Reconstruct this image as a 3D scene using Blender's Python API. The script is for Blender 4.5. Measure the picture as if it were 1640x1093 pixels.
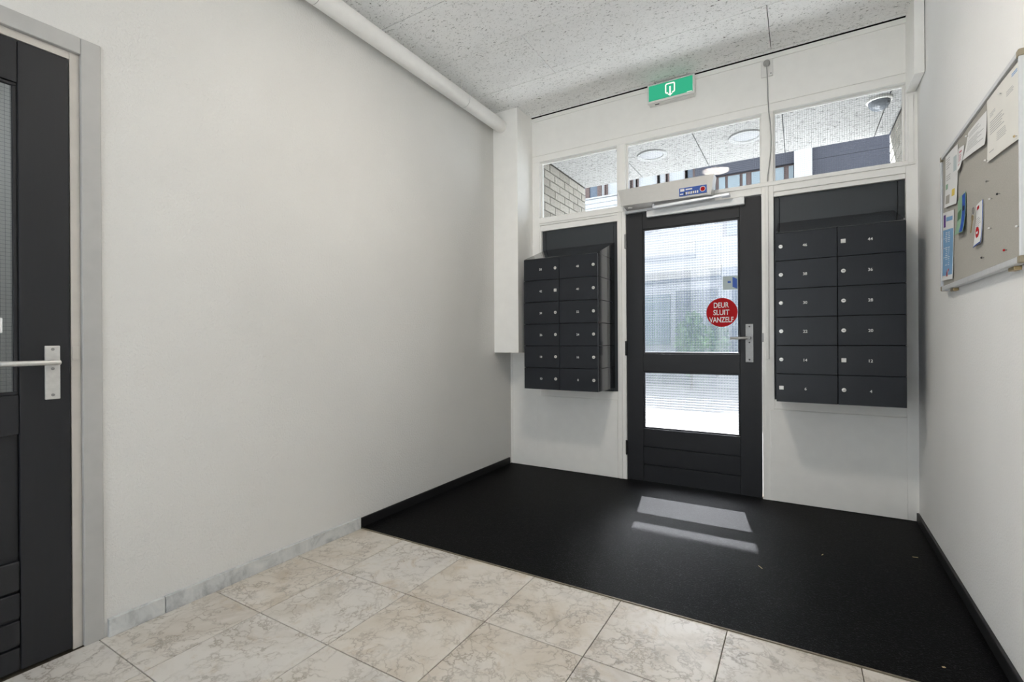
import bpy, bmesh, math, random
from mathutils import Matrix, Vector

for o in list(bpy.data.objects):
    bpy.data.objects.remove(o, do_unlink=True)
SC = bpy.context.scene
COL = SC.collection
random.seed(7)

# ------------------------------------------------------------------ camera
CAM_H = 1.074
cd = bpy.data.cameras.new('camera')
cam = bpy.data.objects.new('camera', cd)
COL.objects.link(cam)
cd.sensor_fit = 'HORIZONTAL'
cd.sensor_width = 36.0
cd.lens = 771.06 / 1640 * 36.0
cd.clip_start = 0.01
yaw, pitch, roll = math.radians(30.786), math.radians(-0.039), math.radians(0.341)
fwd = Vector((-math.sin(yaw) * math.cos(pitch), math.cos(yaw) * math.cos(pitch), math.sin(pitch)))
rgt = Vector((math.cos(yaw), math.sin(yaw), 0))
dwn = fwd.cross(rgt)
r2 = math.cos(roll) * rgt + math.sin(roll) * dwn
d2 = -math.sin(roll) * rgt + math.cos(roll) * dwn
cm = Matrix((r2, -d2, -fwd)).transposed().to_4x4()
cm.translation = Vector((0, 0, CAM_H))
cam.matrix_world = cm
SC.camera = cam

# ------------------------------------------------------------------ world, sun, exposure
LAMP_W = 50.0        # radiance of the opal ceiling lamps
world = bpy.data.worlds.new('world')
SC.world = world
world.use_nodes = True
bg = world.node_tree.nodes['Background']
bg.inputs['Color'].default_value = (0.86, 0.92, 1.0, 1)
bg.inputs['Strength'].default_value = 1.6

sd = bpy.data.lights.new('sun', 'SUN')
sd.energy = 40.0
sd.angle = math.radians(0.9)
sd.color = (0.95, 0.975, 1.0)
sun = bpy.data.objects.new('sun', sd)
COL.objects.link(sun)
sun.location = (-1.6, 9.0, 9.0)
sun.rotation_euler = Vector((0.19, -1.0, -1.18)).to_track_quat('-Z', 'Y').to_euler()

vs = SC.view_settings
vs.view_transform = 'Standard'
vs.look = 'None'
vs.gamma = 1.0
vs.use_curve_mapping = False
vs.exposure = 1.2
SC.cycles.max_bounces = 14
SC.cycles.diffuse_bounces = 10
SC.cycles.glossy_bounces = 4
SC.cycles.transmission_bounces = 8
SC.cycles.transparent_max_bounces = 16
SC.cycles.caustics_reflective = False
SC.cycles.caustics_refractive = True
SC.cycles.sample_clamp_indirect = 6.0

# ------------------------------------------------------------------ main planes (metres)
YB = 3.629          # room face of the timber entrance front
XL = -2.18          # left wall
ZC = 2.966          # underside of ceiling boards
YREAR = -2.2
XRB, XRK = 0.600, 0.0184   # right wall: X = XRB - XRK * s, s = distance from the front
YMAT = 1.935        # edge between tiles and mat
ZS = 2.78           # porch soffit
YS = 5.07           # outer edge of porch

# ------------------------------------------------------------------ materials
def srgb(r, g, b):
    def f(c):
        c /= 255.0
        return c / 12.92 if c <= 0.04045 else ((c + 0.055) / 1.055) ** 2.4
    return (f(r), f(g), f(b), 1.0)

class NT:
    def __init__(self, name):
        self.m = bpy.data.materials.new(name)
        self.m.use_nodes = True
        self.t = self.m.node_tree
        self.b = self.t.nodes['Principled BSDF']
        self.out = self.t.nodes['Material Output']
    def n(self, typ, **kw):
        nd = self.t.nodes.new(typ)
        for k, v in kw.items():
            if k in nd.inputs.keys():
                nd.inputs[k].default_value = v
            else:
                setattr(nd, k, v)
        return nd
    def l(self, a, b):
        self.t.links.new(a, b)
    def coord(self, scale=(1, 1, 1), rnd=False, rot=(0, 0, 0)):
        tc = self.n('ShaderNodeTexCoord')
        mp = self.n('ShaderNodeMapping')
        mp.inputs['Scale'].default_value = scale
        mp.inputs['Rotation'].default_value = rot
        self.l(tc.outputs['Object'], mp.inputs['Vector'])
        if rnd:
            oi = self.n('ShaderNodeObjectInfo')
            mul = self.n('ShaderNodeMath', operation='MULTIPLY')
            mul.inputs[1].default_value = 37.0
            self.l(oi.outputs['Random'], mul.inputs[0])
            cx = self.n('ShaderNodeCombineXYZ')
            for i in range(3):
                self.l(mul.outputs[0], cx.inputs[i])
            self.l(cx.outputs[0], mp.inputs['Location'])
        return mp.outputs['Vector']
    def noise(self, vec, scale, detail=4, rough=0.5, dist=0.0):
        nd = self.n('ShaderNodeTexNoise')
        nd.inputs['Scale'].default_value = scale
        nd.inputs['Detail'].default_value = detail
        nd.inputs['Roughness'].default_value = rough
        nd.inputs['Distortion'].default_value = dist
        self.l(vec, nd.inputs['Vector'])
        return nd.outputs['Fac']
    def ramp(self, fac, stops):
        nd = self.n('ShaderNodeValToRGB')
        cr = nd.color_ramp
        while len(cr.elements) > 1:
            cr.elements.remove(cr.elements[-1])
        cr.elements[0].position = stops[0][0]
        cr.elements[0].color = stops[0][1]
        for p, c in stops[1:]:
            e = cr.elements.new(p)
            e.color = c
        self.l(fac, nd.inputs['Fac'])
        return nd.outputs['Color']
    def mix(self, fac, a, b, mode='MIX'):
        nd = self.n('ShaderNodeMix', data_type='RGBA', blend_type=mode)
        for s, v in ((nd.inputs[0], fac), (nd.inputs[6], a), (nd.inputs[7], b)):
            if hasattr(v, 'links') or isinstance(v, bpy.types.NodeSocket):
                self.l(v, s)
            else:
                s.default_value = v
        return nd.outputs[2]
    def bump(self, fac, strength, dist):
        nd = self.n('ShaderNodeBump')
        nd.inputs['Strength'].default_value = strength
        nd.inputs['Distance'].default_value = dist
        self.l(fac, nd.inputs['Height'])
        self.l(nd.outputs['Normal'], self.b.inputs['Normal'])
        return nd
    def base(self, c):
        if isinstance(c, bpy.types.NodeSocket):
            self.l(c, self.b.inputs['Base Color'])
        else:
            self.b.inputs['Base Color'].default_value = c
    def set(self, rough=None, metal=None, spec=None, coat=None):
        if rough is not None: self.b.inputs['Roughness'].default_value = rough
        if metal is not None: self.b.inputs['Metallic'].default_value = metal
        if spec is not None: self.b.inputs['Specular IOR Level'].default_value = spec
        if coat is not None: self.b.inputs['Coat Weight'].default_value = coat

def plain(name, c, rough=0.5, metal=0.0, spec=0.5, var=0.05, scale=30.0, bump=0.0):
    k = NT(name)
    v = k.coord()
    nf = k.noise(v, scale, 3)
    a = tuple(x * (1 - var) for x in c[:3]) + (1,)
    b = tuple(min(1, x * (1 + var)) for x in c[:3]) + (1,)
    k.base(k.ramp(nf, [(0.3, a), (0.7, b)]))
    k.set(rough, metal, spec)
    if bump:
        k.bump(k.noise(v, scale * 8, 2), bump, 0.001)
    return k.m

def mat_plaster(name, c, bump=0.45, scale=130.0):
    k = NT(name)
    v = k.coord()
    big = k.noise(v, 1.3, 3)
    fine = k.noise(v, scale, 3, 0.6)
    grime = k.noise(v, 9.0, 6, 0.7)
    c2 = tuple(x * 0.95 for x in c[:3]) + (1,)
    col = k.ramp(big, [(0.35, c2), (0.65, c)])
    dirt = k.ramp(grime, [(0.70, (0, 0, 0, 1)), (0.80, (1, 1, 1, 1))])
    col = k.mix(dirt, col, tuple(x * 0.82 for x in c[:3]) + (1,))
    k.base(col)
    k.set(0.85, 0, 0.25)
    k.bump(fine, bump, 0.003)
    return k.m

def mat_ceiling(name, c, sc=1.0, dark=0.10, th=0.0):
    k = NT(name)
    v = k.coord(scale=(1.0, 1.9, 1.0), rnd=True)
    n1 = k.noise(v, 30.0 * sc, 6, 0.78, 0.5)
    n2 = k.noise(v, 70.0 * sc, 3, 0.7, 0.4)
    n3 = k.noise(v, 5.0, 3)
    mid = tuple(x * 0.93 for x in c[:3]) + (1,)
    pits = k.ramp(n1, [(0.350 + th, (dark, dark, dark * .95, 1)), (0.392 + th, mid), (0.46 + th, c)])
    spk = k.ramp(n2, [(0.33, (0.25, 0.25, 0.24, 1)), (0.40, (1, 1, 1, 1))])
    col = k.mix(0.8, pits, spk, 'MULTIPLY')
    big = k.ramp(n3, [(0.3, (0.95, 0.95, 0.95, 1)), (0.7, (1, 1, 1, 1))])
    col = k.mix(1.0, col, big, 'MULTIPLY')
    k.base(col)
    k.set(0.95, 0, 0.1)
    k.bump(n1, 0.35, 0.005)
    return k.m

def mat_marble(name):
    k = NT(name)
    v = k.coord(rnd=True)
    oi = k.n('ShaderNodeObjectInfo')
    warp = k.n('ShaderNodeTexNoise')
    warp.inputs['Scale'].default_value = 3.2
    warp.inputs['Detail'].default_value = 6
    warp.inputs['Roughness'].default_value = 0.6
    k.l(v, warp.inputs['Vector'])
    wv = k.n('ShaderNodeVectorMath', operation='SCALE')
    wv.inputs['Scale'].default_value = 0.62
    k.l(warp.outputs['Color'], wv.inputs[0])
    add = k.n('ShaderNodeVectorMath', operation='ADD')
    k.l(v, add.inputs[0]); k.l(wv.outputs[0], add.inputs[1])
    def veins(scale, w):
        vo = k.n('ShaderNodeTexVoronoi', feature='DISTANCE_TO_EDGE')
        vo.inputs['Scale'].default_value = scale
        k.l(add.outputs[0], vo.inputs['Vector'])
        return k.ramp(vo.outputs['Distance'], [(0.0, (1, 1, 1, 1)), (w, (0.12, 0.12, 0.12, 1)), (w * 3, (0, 0, 0, 1))])
    v1 = veins(5.2, 0.04)
    v2 = veins(12.0, 0.075)
    mask = k.ramp(k.noise(v, 4.5, 4), [(0.42, (0, 0, 0, 1)), (0.66, (1, 1, 1, 1))])
    mask2 = k.ramp(k.noise(v, 6.5, 4, 0.6), [(0.40, (0, 0, 0, 1)), (0.62, (1, 1, 1, 1))])
    blot = k.noise(v, 3.0, 5, 0.6, 0.8)
    cA = k.ramp(blot, [(0.30, srgb(170, 158, 142)), (0.46, srgb(196, 187, 175)), (0.62, srgb(208, 202, 194)), (0.78, srgb(188, 183, 177))])
    cB = k.ramp(blot, [(0.30, srgb(188, 182, 174)), (0.50, srgb(208, 204, 199)), (0.75, srgb(196, 193, 190))])
    base = k.mix(oi.outputs['Random'], cA, cB)
    rust = k.ramp(k.noise(v, 7.0, 6, 0.7, 1.0), [(0.56, (0, 0, 0, 1)), (0.72, (0.55, 0.55, 0.55, 1))])
    base = k.mix(rust, base, srgb(176, 156, 128))
    f1 = k.mix(1.0, v1, mask, 'MULTIPLY')
    f2 = k.mix(1.0, v2, mask2, 'MULTIPLY')
    base = k.mix(f1, base, srgb(150, 144, 137))
    half = k.mix(1.0, f2, (0.8, 0.8, 0.8, 1), 'MULTIPLY')
    base = k.mix(half, base, srgb(142, 133, 121))
    k.base(base)
    k.set(0.42, 0, 0.4)
    return k.m

def mat_marble_skirt(name):
    k = NT(name)
    v = k.coord(rnd=True)
    n = k.noise(v, 9.0, 6, 0.65, 1.2)
    k.base(k.ramp(n, [(0.3, srgb(158, 160, 162)), (0.5, srgb(196, 198, 198)), (0.7, srgb(212, 212, 210))]))
    k.set(0.4, 0, 0.4)
    return k.m

def mat_carpet(name):
    k = NT(name)
    v = k.coord()
    n = k.noise(v, 170.0, 2, 0.75)
    n2 = k.noise(v, 60.0, 3)
    c = k.ramp(n, [(0.30, (0.0006, 0.0006, 0.0007, 1)), (0.58, (0.0026, 0.0026, 0.0030, 1)), (0.70, (0.030, 0.031, 0.034, 1))])
    k.base(c)
    k.set(0.5, 0, 0.05)
    k.b.inputs['Sheen Weight'].default_value = 0.0
    k.b.inputs['Sheen Roughness'].default_value = 0.4
    k.bump(n, 0.5, 0.003)
    return k.m

def mat_anthracite(name, c, rough=0.38, spec=0.5):
    k = NT(name)
    v = k.coord(scale=(120, 120, 6))
    n = k.noise(v, 1.0, 2)
    a = tuple(x * 0.94 for x in c[:3]) + (1,)
    k.base(k.ramp(n, [(0.3, a), (0.7, c)]))
    k.set(rough, 0, spec)
    k.bump(n, 0.03, 0.001)
    return k.m

def mat_brick(name):
    k = NT(name)
    v = k.coord(rnd=True)
    n = k.noise(v, 60, 4)
    oi = k.n('ShaderNodeObjectInfo')
    a = k.ramp(oi.outputs['Random'], [(0.0, srgb(150, 146, 138)), (0.5, srgb(161, 157, 149)), (1.0, srgb(169, 165, 157))])
    g = k.ramp(n, [(0.3, (0.8, 0.8, 0.8, 1)), (0.7, (1, 1, 1, 1))])
    k.base(k.mix(1.0, a, g, 'MULTIPLY'))
    k.set(0.9, 0, 0.2)
    k.bump(n, 0.3, 0.003)
    return k.m

def mat_glass_clear(name, tint=(0.97, 0.985, 0.985, 1)):
    k = NT(name)
    t = k.n('ShaderNodeBsdfTransparent'); t.inputs['Color'].default_value = tint
    g = k.n('ShaderNodeBsdfGlossy'); g.inputs['Roughness'].default_value = 0.0
    f = k.n('ShaderNodeFresnel'); f.inputs['IOR'].default_value = 1.165
    mx = k.n('ShaderNodeMixShader')
    k.l(f.outputs[0], mx.inputs[0]); k.l(t.outputs[0], mx.inputs[1]); k.l(g.outputs[0], mx.inputs[2])
    k.l(mx.outputs[0], k.out.inputs['Surface'])
    return k.m

def mat_glass_figured(name):
    k = NT(name)
    t = k.n('ShaderNodeBsdfTransparent'); t.inputs['Color'].default_value = (0.99, 0.99, 1.0, 1)
    g = k.n('ShaderNodeBsdfRefraction'); g.inputs['Roughness'].default_value = 0.0; g.inputs['IOR'].default_value = 1.5
    g.inputs['Color'].default_value = (0.98, 0.99, 1.0, 1)
    mx = k.n('ShaderNodeMixShader'); mx.inputs[0].default_value = 0.54
    k.l(t.outputs[0], mx.inputs[1]); k.l(g.outputs[0], mx.inputs[2])
    k.l(mx.outputs[0], k.out.inputs['Surface'])
    return k.m

def mat_emit(name, c, s):
    k = NT(name)
    e = k.n('ShaderNodeEmission')
    e.inputs['Color'].default_value = c
    e.inputs['Strength'].default_value = s
    k.l(e.outputs[0], k.out.inputs['Surface'])
    return k.m

def mat_facade(name, c, stripe):
    k = NT(name)
    tc = k.n('ShaderNodeTexCoord')
    w = k.n('ShaderNodeTexWave', wave_type='BANDS', bands_direction='Z')
    w.inputs['Scale'].default_value = stripe
    k.l(tc.outputs['Object'], w.inputs['Vector'])
    k.base(k.ramp(w.outputs['Fac'], [(0.0, tuple(x * 0.7 for x in c[:3]) + (1,)), (0.15, c)]))
    k.set(0.8, 0, 0.2)
    return k.m

M = {}
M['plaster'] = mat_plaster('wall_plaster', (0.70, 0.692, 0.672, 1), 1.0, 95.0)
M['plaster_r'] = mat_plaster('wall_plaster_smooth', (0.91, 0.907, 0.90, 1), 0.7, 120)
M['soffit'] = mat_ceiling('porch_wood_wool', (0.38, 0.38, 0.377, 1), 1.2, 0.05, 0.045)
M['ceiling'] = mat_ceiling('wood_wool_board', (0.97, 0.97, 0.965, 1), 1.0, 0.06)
M['white_wood'] = plain('white_painted_wood', (0.92, 0.91, 0.885, 1), 0.38, 0, 0.4, 0.015, 14)
M['white_pipe'] = plain('white_pipe_paint', (0.87, 0.86, 0.835, 1), 0.4, 0, 0.4, 0.02, 20)
M['grey_wood'] = plain('grey_painted_wood', (0.43, 0.425, 0.415, 1), 0.42, 0, 0.4, 0.03, 18)
M['beige_wood'] = plain('beige_painted_rebate', (0.52, 0.49, 0.45, 1), 0.45, 0, 0.4, 0.04, 18)
M['anthracite'] = mat_anthracite('anthracite_paint', srgb(33, 34, 38), 0.48, 0.38)
M['box_paint'] = mat_anthracite('mailbox_paint', srgb(36, 39, 45), 0.32, 0.28)
M['box_side'] = mat_anthracite('mailbox_gloss', srgb(36, 39, 45), 0.13, 0.9)
M['dark_panel'] = mat_anthracite('dark_panel_paint', srgb(50, 55, 60), 0.5)
M['gap_shade'] = plain('gap_shade_black', (0.006, 0.006, 0.007, 1), 0.9, 0, 0.1, 0.02)  # near-black colour standing in for shade in gaps and holes
M['marble'] = mat_marble('marble_tile')
M['marble_skirt'] = mat_marble_skirt('marble_skirting')
M['grout'] = plain('grout', srgb(96, 88, 78), 0.95, 0, 0.1, 0.1, 80)
M['carpet'] = mat_carpet('black_ribbed_mat')
M['black_skirt'] = plain('black_skirting', (0.009, 0.009, 0.010, 1), 0.45, 0, 0.4, 0.1, 20)
M['strip'] = plain('mat_edge_strip', srgb(128, 120, 104), 0.5, 0.4, 0.4, 0.1, 60)
M['brick'] = mat_brick('pale_brick')
M['mortar'] = plain('mortar', srgb(92, 89, 84), 0.95, 0, 0.1, 0.08, 60)
M['glass'] = mat_glass_clear('clear_glass')
M['glass_fig'] = mat_glass_figured('cross_reeded_glass')
M['wire'] = plain('wire', (0.16, 0.17, 0.19, 1), 0.5, 0.6, 0.5, 0.02)
M['alu'] = plain('aluminium', (0.58, 0.60, 0.63, 1), 0.38, 0.75, 0.5, 0.03, 60)
M['alu_light'] = plain('aluminium_light', (0.70, 0.71, 0.72, 1), 0.45, 0.25, 0.5, 0.03, 60)
M['steel'] = plain('stainless_steel', (0.30, 0.295, 0.29, 1), 0.42, 0.6, 0.5, 0.05, 80)
M['steel_light'] = plain('satin_aluminium', (0.62, 0.61, 0.59, 1), 0.4, 0.55, 0.5, 0.05, 80)
M['lock'] = plain('lock_metal', (0.70, 0.69, 0.66, 1), 0.32, 0.5, 0.5, 0.05, 120)
M['dark_metal'] = plain('dark_metal', (0.03, 0.03, 0.03, 1), 0.4, 0.5, 0.5, 0.05)
M['white_plastic'] = plain('white_plastic', (0.80, 0.79, 0.77, 1), 0.35, 0, 0.5, 0.01)
M['grey_plastic'] = plain('grey_plastic', (0.36, 0.36, 0.35, 1), 0.4, 0, 0.5, 0.02)
M['number'] = plain('number_print', (0.80, 0.80, 0.78, 1), 0.5, 0, 0.3, 0.01)
M['operator'] = plain('operator_cover', (0.56, 0.55, 0.53, 1), 0.42, 0.15, 0.5, 0.02, 40)
M['red'] = plain('red_print', srgb(176, 8, 18), 0.6, 0, 0.2, 0.03, 60)
M['blue'] = plain('blue_print', srgb(38, 84, 172), 0.45, 0, 0.4, 0.03)
M['white_print'] = plain('white_print', (0.82, 0.82, 0.82, 1), 0.45, 0, 0.4, 0.01)
M['black_print'] = plain('black_print', (0.012, 0.012, 0.016, 1), 0.5, 0, 0.4, 0.02)
M['grey_print'] = plain('grey_print', (0.42, 0.42, 0.42, 1), 0.6, 0, 0.3, 0.02)
M['paper'] = plain('white_paper', (0.78, 0.78, 0.78, 1), 0.7, 0, 0.3, 0.02, 12)
M['paper_cream'] = plain('cream_paper', (0.78, 0.765, 0.725, 1), 0.7, 0, 0.3, 0.02, 12)
M['poster_blue'] = plain('poster_blue', srgb(128, 170, 210), 0.6, 0, 0.3, 0.03, 12)
M['purple'] = plain('purple_print', srgb(96, 52, 140), 0.6, 0, 0.3, 0.02)
M['green_paper'] = plain('green_print', srgb(142, 176, 150), 0.6, 0, 0.3, 0.06, 14)
M['green_dark'] = plain('green_print_dark', srgb(86, 128, 92), 0.6, 0, 0.3, 0.06, 40)
M['yellow_print'] = plain('yellow_print', srgb(222, 196, 92), 0.6, 0, 0.3, 0.03)
M['pink_print'] = plain('pink_print', srgb(200, 120, 130), 0.6, 0, 0.3, 0.03)
M['brass'] = plain('brass', (0.52, 0.40, 0.22, 1), 0.35, 0.8, 0.5, 0.05, 90)
M['tan_plastic'] = plain('tan_plastic', srgb(150, 140, 120), 0.5, 0, 0.4, 0.03)
M['felt'] = plain('pin_board_felt', srgb(176, 173, 166), 0.95, 0, 0.1, 0.06, 240, 0.2)
M['see_through'] = plain('pale_sticker', srgb(176, 190, 192), 0.4, 0, 0.4, 0.02)
M['opal'] = mat_emit('opal_lamp_glass', (1.0, 0.92, 0.80, 1), LAMP_W)
M['opal_cool'] = mat_emit('added_lamp_opal', (0.92, 0.97, 1.0, 1), 22.0)
M['porch_rim'] = plain('porch_rim', (0.40, 0.405, 0.41, 1), 0.4, 0, 0.4, 0.01)
M['porch_opal'] = plain('porch_opal', (0.42, 0.43, 0.45, 1), 0.25, 0, 0.5, 0.01)
M['smoked'] = plain('smoked_dome', (0.20, 0.22, 0.25, 1), 0.08, 0, 0.6, 0.02)
M['exit_green'] = mat_emit('exit_green', (0.035, 0.36, 0.20, 1), 0.55)
M['exit_white'] = mat_emit('exit_white', (1.0, 0.98, 0.88, 1), 0.5)
M['siding'] = mat_facade('white_siding', (0.66, 0.68, 0.72, 1), 1.6)
M['render_white'] = plain('white_render', (0.36, 0.37, 0.385, 1), 0.8, 0, 0.2, 0.03, 2)
M['cream'] = plain('cream_render', (0.36, 0.34, 0.30, 1), 0.8, 0, 0.2, 0.03, 2)
M['brown'] = plain('brown_wood', srgb(84, 70, 67), 0.6, 0, 0.3, 0.08, 10)
M['navy'] = plain('navy_cladding', srgb(46, 48, 58), 0.5, 0, 0.4, 0.06, 3)
M['pane_blue'] = plain('far_pane', srgb(108, 120, 126), 0.15, 0, 0.6, 0.06, 2)
M['pane_dark'] = plain('far_pane_dark', srgb(70, 82, 96), 0.15, 0, 0.6, 0.06, 2)
M['curtain'] = plain('far_curtain', srgb(150, 152, 154), 0.8, 0, 0.2, 0.06, 5)
M['garage'] = plain('grey_gate', srgb(80, 86, 94), 0.6, 0, 0.3, 0.06, 2)
M['paving'] = plain('paving', (0.30, 0.297, 0.293, 1), 0.9, 0, 0.2, 0.12, 6)
M['paving_pale'] = plain('pale_paving', (0.27, 0.267, 0.262, 1), 0.9, 0, 0.2, 0.08, 6)
M['leaf'] = plain('leaf', srgb(104, 136, 92), 0.6, 0, 0.3, 0.25, 6)
M['bark'] = plain('bark', srgb(80, 66, 52), 0.9, 0, 0.2, 0.15, 20)
M['beige_scrap'] = plain('beige_scrap', srgb(196, 176, 136), 0.8, 0, 0.2, 0.05)

# ------------------------------------------------------------------ mesh helpers
class MB:
    """collects shapes; build() links them as ONE mesh object"""
    def __init__(self):
        self.v, self.f = [], []
    def add(self, vs_, fs_):
        k = len(self.v)
        self.v += [tuple(p) for p in vs_]
        self.f += [tuple(i + k for i in f) for f in fs_]
        return self
    def box(self, x0, x1, y0, y1, z0, z1):
        x0, x1 = min(x0, x1), max(x0, x1); y0, y1 = min(y0, y1), max(y0, y1); z0, z1 = min(z0, z1), max(z0, z1)
        return self.add([(x0, y0, z0), (x1, y0, z0), (x1, y1, z0), (x0, y1, z0), (x0, y0, z1), (x1, y0, z1), (x1, y1, z1), (x0, y1, z1)],
                        [(0, 3, 2, 1), (4, 5, 6, 7), (0, 1, 5, 4), (1, 2, 6, 5), (2, 3, 7, 6), (3, 0, 4, 7)])
    def bbox(self, x0, x1, y0, y1, z0, z1, b=0.003):
        """box with bevelled edges"""
        bm = bmesh.new()
        r = bmesh.ops.create_cube(bm, size=1.0)
        for v in bm.verts:
            v.co = Vector(((x0 + x1) / 2 + v.co.x * (x1 - x0), (y0 + y1) / 2 + v.co.y * (y1 - y0), (z0 + z1) / 2 + v.co.z * (z1 - z0)))
        b = min(b, abs(x1 - x0) * .45, abs(y1 - y0) * .45, abs(z1 - z0) * .45)
        bmesh.ops.bevel(bm, geom=list(bm.edges), offset=b, segments=2, affect='EDGES', profile=0.5)
        bmesh.ops.recalc_face_normals(bm, faces=list(bm.faces))
        bm.verts.index_update()
        self.add([tuple(v.co) for v in bm.verts], [tuple(v.index for v in f.verts) for f in bm.faces])
        bm.free()
        return self
    def prism(self, poly, axis, a, b):
        """poly: list of 2d points; axis 'x' -> poly in (y,z); 'y' -> (x,z); 'z' -> (x,y)"""
        def P(p, t):
            return {'x': (t, p[0], p[1]), 'y': (p[0], t, p[1]), 'z': (p[0], p[1], t)}[axis]
        n = len(poly)
        vs_ = [P(p, a) for p in poly] + [P(p, b) for p in poly]
        fs_ = [tuple(range(n - 1, -1, -1)), tuple(range(n, 2 * n))] + [(i, (i + 1) % n, n + (i + 1) % n, n + i) for i in range(n)]
        return self.add(vs_, fs_)
    def lathe(self, prof, c, axis='z', n=32):
        """prof: (radius, height) list revolved about axis through c"""
        vs_, fs_ = [], []
        m = len(prof)
        for i in range(n):
            a = 2 * math.pi * i / n
            for r, h in prof:
                u, w = r * math.cos(a), r * math.sin(a)
                if axis == 'z': p = (c[0] + u, c[1] + w, c[2] + h)
                elif axis == 'y': p = (c[0] + u, c[1] + h, c[2] + w)
                else: p = (c[0] + h, c[1] + u, c[2] + w)
                vs_.append(p)
        for i in range(n):
            j = (i + 1) % n
            for q in range(m - 1):
                fs_.append((i * m + q, j * m + q, j * m + q + 1, i * m + q + 1))
        self.add(vs_, fs_)
        if prof[0][0] > 1e-6: self.f.append(tuple(len(self.v) - n * m + i * m for i in range(n)))
        if prof[-1][0] > 1e-6: self.f.append(tuple(len(self.v) - n * m + i * m + m - 1 for i in range(n)))
        return self
    def tube(self, pts, r, n=10):
        pts = [Vector(p) for p in pts]
        rings = []
        up = None
        for i, p in enumerate(pts):
            d = (pts[min(i + 1, len(pts) - 1)] - pts[max(i - 1, 0)]).normalized()
            if up is None:
                up = Vector((0, 0, 1)) if abs(d.z) < .9 else Vector((1, 0, 0))
            s = d.cross(up).normalized()
            up = s.cross(d).normalized()
            rings.append([p + r * (math.cos(2 * math.pi * k / n) * s + math.sin(2 * math.pi * k / n) * up) for k in range(n)])
        vs_ = [tuple(q) for rr in rings for q in rr]
        fs_ = []
        for i in range(len(pts) - 1):
            for k in range(n):
                fs_.append((i * n + k, i * n + (k + 1) % n, (i + 1) * n + (k + 1) % n, (i + 1) * n + k))
        fs_.append(tuple(range(n - 1, -1, -1)))
        fs_.append(tuple((len(pts) - 1) * n + k for k in range(n)))
        return self.add(vs_, fs_)
    def mesh(self, name, off=(0, 0, 0), smooth=False):
        me = bpy.data.meshes.new(name)
        me.from_pydata([(x - off[0], y - off[1], z - off[2]) for x, y, z in self.v], [], self.f)
        bm = bmesh.new(); bm.from_mesh(me)
        bmesh.ops.recalc_face_normals(bm, faces=list(bm.faces))
        bm.to_mesh(me); bm.free()
        if smooth:
            me.polygons.foreach_set('use_smooth', [True] * len(me.polygons))
            try:
                me.set_sharp_from_angle(angle=math.radians(35))
            except Exception:
                pass
        me.update()
        return me
    def build(self, name, mat, parent=None, smooth=False, off=None):
        """shapes are given in the parent's frame shifted to parent's base (world for unrotated roots)"""
        if off is None:
            off = tuple(wloc(parent)) if parent is not None else (0, 0, 0)
        o = bpy.data.objects.new(name, self.mesh(name, off, smooth))
        o.data.materials.append(M[mat])
        COL.objects.link(o)
        if parent is not None:
            o.parent = parent
        return o

def wloc(o):
    v = Vector((0, 0, 0))
    while o is not None:
        if o.get('_local'):      # rotated root: meshes are given in its own frame
            return Vector((0, 0, 0))
        v += o.location
        o = o.parent
    return v

def empty(name, loc, rz=0.0, local=False):
    o = bpy.data.objects.new(name, None)
    o.location = loc
    o.rotation_euler = (0, 0, rz)
    o.empty_display_size = 0.05
    COL.objects.link(o)
    if local: o['_local'] = 1
    return o

def tag(o, label=None, cat=None, group=None, kind=None):
    if label: o['label'] = label
    if cat: o['category'] = cat
    if group: o['group'] = group
    if kind: o['kind'] = kind
    return o

def struct(o):
    o['kind'] = 'structure'
    return o

def text_mesh(s, size, sx=1.0, bold=0.0, align='CENTER', width=None):
    """flat lettering in the XZ plane, centred"""
    cu = bpy.data.curves.new('lettering', 'FONT')
    cu.body = s
    cu.size = 1.0
    cu.align_x = align
    cu.offset = bold
    cu.resolution_u = 4
    to = bpy.data.objects.new('lettering', cu)
    COL.objects.link(to)
    dg = bpy.context.evaluated_depsgraph_get()
    dg.update()
    me = bpy.data.meshes.new_from_object(to.evaluated_get(dg))
    bpy.data.objects.remove(to, do_unlink=True)
    bpy.data.curves.remove(cu)
    xs = [v.co.x for v in me.vertices]; ys = [v.co.y for v in me.vertices]
    cx, cy = (min(xs) + max(xs)) / 2, (min(ys) + max(ys)) / 2
    k = size / (max(ys) - min(ys))
    kx = k * sx if width is None else width / (max(xs) - min(xs))
    for v in me.vertices:
        v.co = Vector(((v.co.x - cx) * kx, 0.0, (v.co.y - cy) * k))
    return me

def put_mesh(name, me, mat, parent, loc):
    o = bpy.data.objects.new(name, me)
    if not me.materials: me.materials.append(M[mat])
    COL.objects.link(o)
    o.parent = parent
    o.location = Vector(loc) - (wloc(parent) if parent is not None else Vector((0, 0, 0)))
    return o

# ================================================================== SETTING
# ---- floor: slab, marble tiles, mat
fl = struct(MB().box(-2.4, 0.9, YREAR - .2, 3.75, -0.12, -0.006).build('floor', 'grout'))
TP = 0.4025
txs = [XL, -1.842] + [-1.842 + TP * i for i in range(1, 7)]
txs = [t for t in txs if t < 0.55] + [0.60]
tys = [YMAT - 0.006] + [1.523 - 0.3975 * i for i in range(0, 10)]
tile_cache = {}
def tile(x0, x1, y0, y1):
    g = 0.0016
    key = (round(x1 - x0, 3), round(y1 - y0, 3))
    if key not in tile_cache:
        w, d = key
        me = MB().bbox(-w / 2 + g, w / 2 - g, -d / 2 + g, d / 2 - g, -0.016, 0.0, 0.0014).mesh('floor_tile')
        me.materials.append(M['marble'])
        tile_cache[key] = me
    o = bpy.data.objects.new('floor_tile', tile_cache[key])
    COL.objects.link(o)
    o.parent = fl
    o.location = ((x0 + x1) / 2, (y0 + y1) / 2, 0)
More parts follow.
